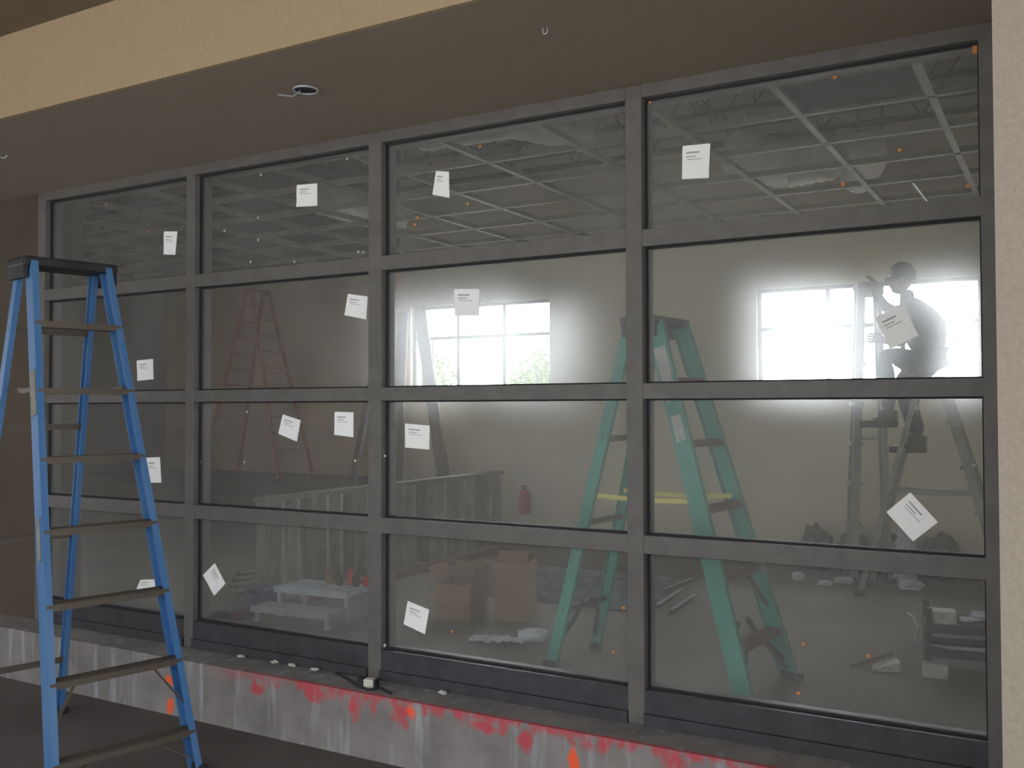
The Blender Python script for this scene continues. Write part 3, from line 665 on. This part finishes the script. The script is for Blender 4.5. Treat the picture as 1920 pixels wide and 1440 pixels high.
# ------------------------------------------------------------------ rubbish along the back wall
RB = [(1530, 1070, .17, 'darkstuff', 'bag', 'dark rubbish bag at the left end of the heap by the back wall', (.78, .8, 1.15)),
      (1497, 1088, .05, 'plastic', 'plastic', 'small shiny crumple of plastic at the left foot of the rubbish heap', (1, .8, .7)),
      (1598, 1070, .16, 'darkstuff', 'bag', 'dark heap of scraps second from the left by the back wall', (.78, .8, 1.15)),
      (1674, 1070, .16, 'darkstuff', 'bag', 'dark bag of scraps in the middle of the rubbish by the back wall', (.78, .8, 1.15)),
      (1548, 1098, .045, 'plastic', 'plastic', 'small shiny scrap in front of the leftmost dark bag', (1.2, .7, .5)),
      (1582, 1094, .055, 'plastic', 'plastic', 'small pale plastic crumple in front of the dark scraps', (1.3, .7, .5)),
      (1698, 1086, .17, 'plastic', 'plastic', 'bright crumpled plastic bag just below the diamond-turned label', (.55, .5, 1.3)),
      (1708, 1106, .07, 'plastic', 'plastic', 'shiny plastic scrap on the floor in front of the bright bag', (1.2, .7, .6)),
      (1765, 1078, .17, 'darkstuff', 'bag', 'dark rubbish bag right of the bright plastic bag', (.78, .8, 1.15))]
for i, (x, y, r, m_, nm, lab, sc) in enumerate(RB):
    p = at(x, y, Z=0.0)
    if nm == 'bag': p.y = 8.12
    p.y = min(p.y, 8.12 if nm == 'bag' else 7.84)
    k_ = p.y / at(x, y, Z=0.0).y; p.x = at(x, y, Z=0.0).x * k_
    bm = B(); crumple(bm, (0, 0, r * sc[2] * .8), r, 3, .22, sc, 10 + i)
    o = obj('rubbish_bag' if nm == 'bag' else 'plastic_crumple', bm, m_); o.location = (p.x, p.y, 0); tag(o, lab, 'rubbish')

# ------------------------------------------------------------------ cart with tools at the right
p = at(1735, 1262, Z=0)
t = thing('tool_cart', 'small dark low cart loaded with tools at the lower right', 'cart', (p.x, p.y, 0), math.radians(10))
for x in (.02, .36):
    for y in (.02, .26):
        bm = BX(x - .014, x + .014, y - .014, y + .014, .05, .32); lg = obj('leg', bm, 'black', t)
        bm = B(); tube(bm, [(x - .014, y, .025), (x + .014, y, .025)], .025, 12); obj('wheel', bm, 'black', lg)
for z in (.08, .2):
    bm = BX(0, .38, 0, .28, z, z + .014); box(bm, 0, .38, 0, .008, z + .014, z + .045); box(bm, 0, .38, .272, .28, z + .014, z + .045); box(bm, 0, .008, .008, .272, z + .014, z + .045); box(bm, .372, .38, .008, .272, z + .014, z + .045); obj('tray', bm, 'black' if z < .1 else 'capgrey', t)
bm = B(); beam(bm, (.0, .0, .14), (.38, .0, .08), .02, .006, (0, 1, 0)); obj('cross_bar', bm, 'black', t)
mw = Matrix.Translation((p.x, p.y, 0)) @ Matrix.Rotation(math.radians(10), 4, 'Z')
def small(name, x0, x1, y0, y1, z0, z1, m_, lab, cat, bv=.005):
    bm = BX(x0, x1, y0, y1, z0, z1); bevel(bm, bv, 1); o = obj(name, bm, m_); o.matrix_world = mw; return tag(o, lab, cat)
small('carton', .03, .15, .04, .16, .2145, .30, 'sticker', 'small whitish carton on the left of the tool cart', 'carton')
small('tool_case', .17, .35, .05, .2, .2145, .255, 'bluegrey', 'flat blue-grey case on the top tray of the tool cart', 'case')
bm = B(); crumple(bm, (.26, .12, .282), .035, 2, .2, (1.3, .8, .6), 5); 
for v in bm.verts: v.co.z = max(v.co.z, .2555)
o = obj('plastic_crumple', bm, 'plastic'); o.matrix_world = mw; tag(o, 'shiny plastic wrap lying on the flat case on the tool cart', 'plastic')
q = at(1757, 1264, Z=0); bm = BX(-.06, .06, 0, .05, 0, .07); bevel(bm, .004, 1); o = obj('carton', bm, 'sticker'); o.location = (q.x, q.y - .09, 0); tag(o, 'small white carton on the floor in front of the tool cart', 'carton')
q = at(1845, 1225, Z=0); bm = BX(0, .14, 0, .2, 0, .42); bevel(bm, .01, 1); o = obj('cardboard_box', bm, 'card'); o.location = (q.x + .02, q.y + .1, 0); o.rotation_euler = (0, 0, .2); tag(o, 'tall narrow brown cardboard box at the right edge behind the tool cart', 'cardboard box')
q = at(1650, 1255, Z=0); t = thing('dustpan', 'pale dustpan with a long handle lying on the floor left of the tool cart', 'dustpan', (q.x, q.y, 0), math.radians(20))
bm = B(); vs = [bm.verts.new(v) for v in ((-.05, -.04, 0), (.09, -.05, 0), (.09, .06, 0), (-.02, .07, 0), (-.05, -.04, .006), (.09, -.05, .05), (.09, .06, .05), (-.02, .07, .006))]; bmesh.ops.convex_hull(bm, input=vs); obj('pan', bm, 'sticker', t)
bm = B(); beam(bm, (-.14, -.01, .014), (.08, .09, .062), .018, .012, (0, 0, 1)); obj('handle', bm, 'wood', t)
bm = B(); pts = [at(1692, 1244, Z=.02), at(1712, 1215, Z=.08), at(1722, 1180, Z=.16), at(1712, 1156, Z=.2), at(1702, 1150, Z=.19)]
tube(bm, pts, .006, 6); tag(obj('hose', bm, 'white_alu'), 'thin pale hose arching from the floor up to the tool cart', 'hose')

# ------------------------------------------------------------------ porch details
p = at(573, 166, Z=2.70)
t = thing('recessed_light', 'unfinished recessed light ring with dangling wires in the porch soffit', 'ceiling light', (p.x, p.y, 2.70))
bm = B(); tube(bm, [(.052 * math.cos(a * math.pi / 14), .052 * math.sin(a * math.pi / 14), -.006) for a in range(28)], .005, 6, True); obj('trim_ring', bm, 'white_alu', t)
bm = B(); tube(bm, [(.047 * math.cos(a * math.pi / 12), .047 * math.sin(a * math.pi / 12), -.003) for a in range(24)], .0035, 6, True)
g_ = bmesh.ops.create_circle(bm, cap_ends=True, segments=24, radius=.046, matrix=Matrix.Translation((0, 0, -.0015))); obj('can_opening', bm, 'black', t)
bm = B(); tube(bm, [(-.03, 0, -.004), (-.08, .01, -.018), (-.12, .0, -.01), (-.15, -.01, -.004)], .003, 5); obj('wire', bm, 'white_alu', t)
p = at(1022, 52, Z=2.70); bm = B(); tube(bm, [p + Vector(v) for v in ((-.009, 0, 0), (-.010, 0, -.014), (-.006, 0, -.022), (.006, 0, -.022), (.010, 0, -.014), (.009, 0, 0))], .002, 5); tag(obj('wire_hook', bm, 'white_alu'), 'tiny U-shaped wire hook sticking out of the porch soffit', 'hook')
p = at(10, 292, Z=2.70); bm = B(); tube(bm, [p + Vector(v) for v in ((-.04, 0, 0), (-.03, 0, -.008), (.0, 0, -.01), (.02, 0, 0))], .004, 5); tag(obj('wire_end', bm, 'white_alu'), 'short pale wire end poking from the soffit at the far left', 'wire')
p = at(693, 1290, Z=0); t = thing('junction_box', 'small pale box with black ends lying on the kerb under the second mullion', 'box', (p.x, p.y, 0), .2)
bm = BX(-.025, .03, -.02, .02, 0, .045); bevel(bm, .004, 1); obj('box_body', bm, 'sticker', t)
for a, b in ((-.055, -.025), (.03, .04)): obj('end_cap', BX(a, b, -.022, .022, 0, .046), 'black', t)
bm = B(); tube(bm, [at(x, y, Z=.006) for x, y in ((630, 1262), (650, 1272), (668, 1284), (690, 1293), (715, 1290), (733, 1300))], .006, 6); tag(obj('black_cable', bm, 'black'), 'black cable trailing along the kerb by the small pale box', 'cable')
for (x, y) in ((520, 1243), (548, 1250), (590, 1258), (830, 1302), (470, 1228)):
    p = at(x, y, Z=0); bm = B(); crumple(bm, (0, 0, .008), .018, 2, .3, (1.3, .8, .5), x); o = obj('mortar_crumb', bm, 'sticker'); o.location = (p.x, min(p.y, 3.79), 0); tag(o, 'pale mortar crumb lying on the kerb at the foot of the glazing', 'mortar crumb', 'mortar crumbs on the kerb')

# ------------------------------------------------------------------ trees outside the left back window
def tree(x, y, h, r, lab, seed):
    t = thing('tree', lab, 'tree', (x, y, GZ - .05)); rn = random.Random(seed)
    bm = B(); tube(bm, [(0, 0, 0), (.05, 0, h * .4), (0, .05, h * .8)], [.16, .12, .05], 8)
    for k in range(6): a = k * 1.05; tube(bm, [(.03, 0, h * .45), (r * .6 * math.cos(a), r * .6 * math.sin(a), h * .75)], [.05, .02], 5)
    obj('trunk', bm, 'bark', t)
    bm = B()
    for k in range(2600):
        d = Vector((rn.gauss(0, 1), rn.gauss(0, 1), rn.gauss(0, 1))).normalized() * (rn.random() ** .4); c = Vector((d.x * r, d.y * r, h * .68 + d.z * h * .34))
        u = Vector((rn.gauss(0, 1), rn.gauss(0, 1), rn.gauss(0, 1))).normalized(); v = u.cross(Vector((rn.gauss(0, 1), rn.gauss(0, 1), 1))).normalized(); s = .1
        bm.faces.new([bm.verts.new(c + u * s), bm.verts.new(c + v * s * .5), bm.verts.new(c - u * s), bm.verts.new(c - v * s * .5)])
    obj('foliage', bm, 'leaf', t)
tree(at(770, 700, Y=26).x, 26, 3.6, 1.6, 'leafy tree outside behind the leaning planks at the left window', 1)
tree(at(1015, 700, Y=27).x, 27, 3.4, 1.1, 'smaller leafy tree outside at the right edge of the left window', 2)
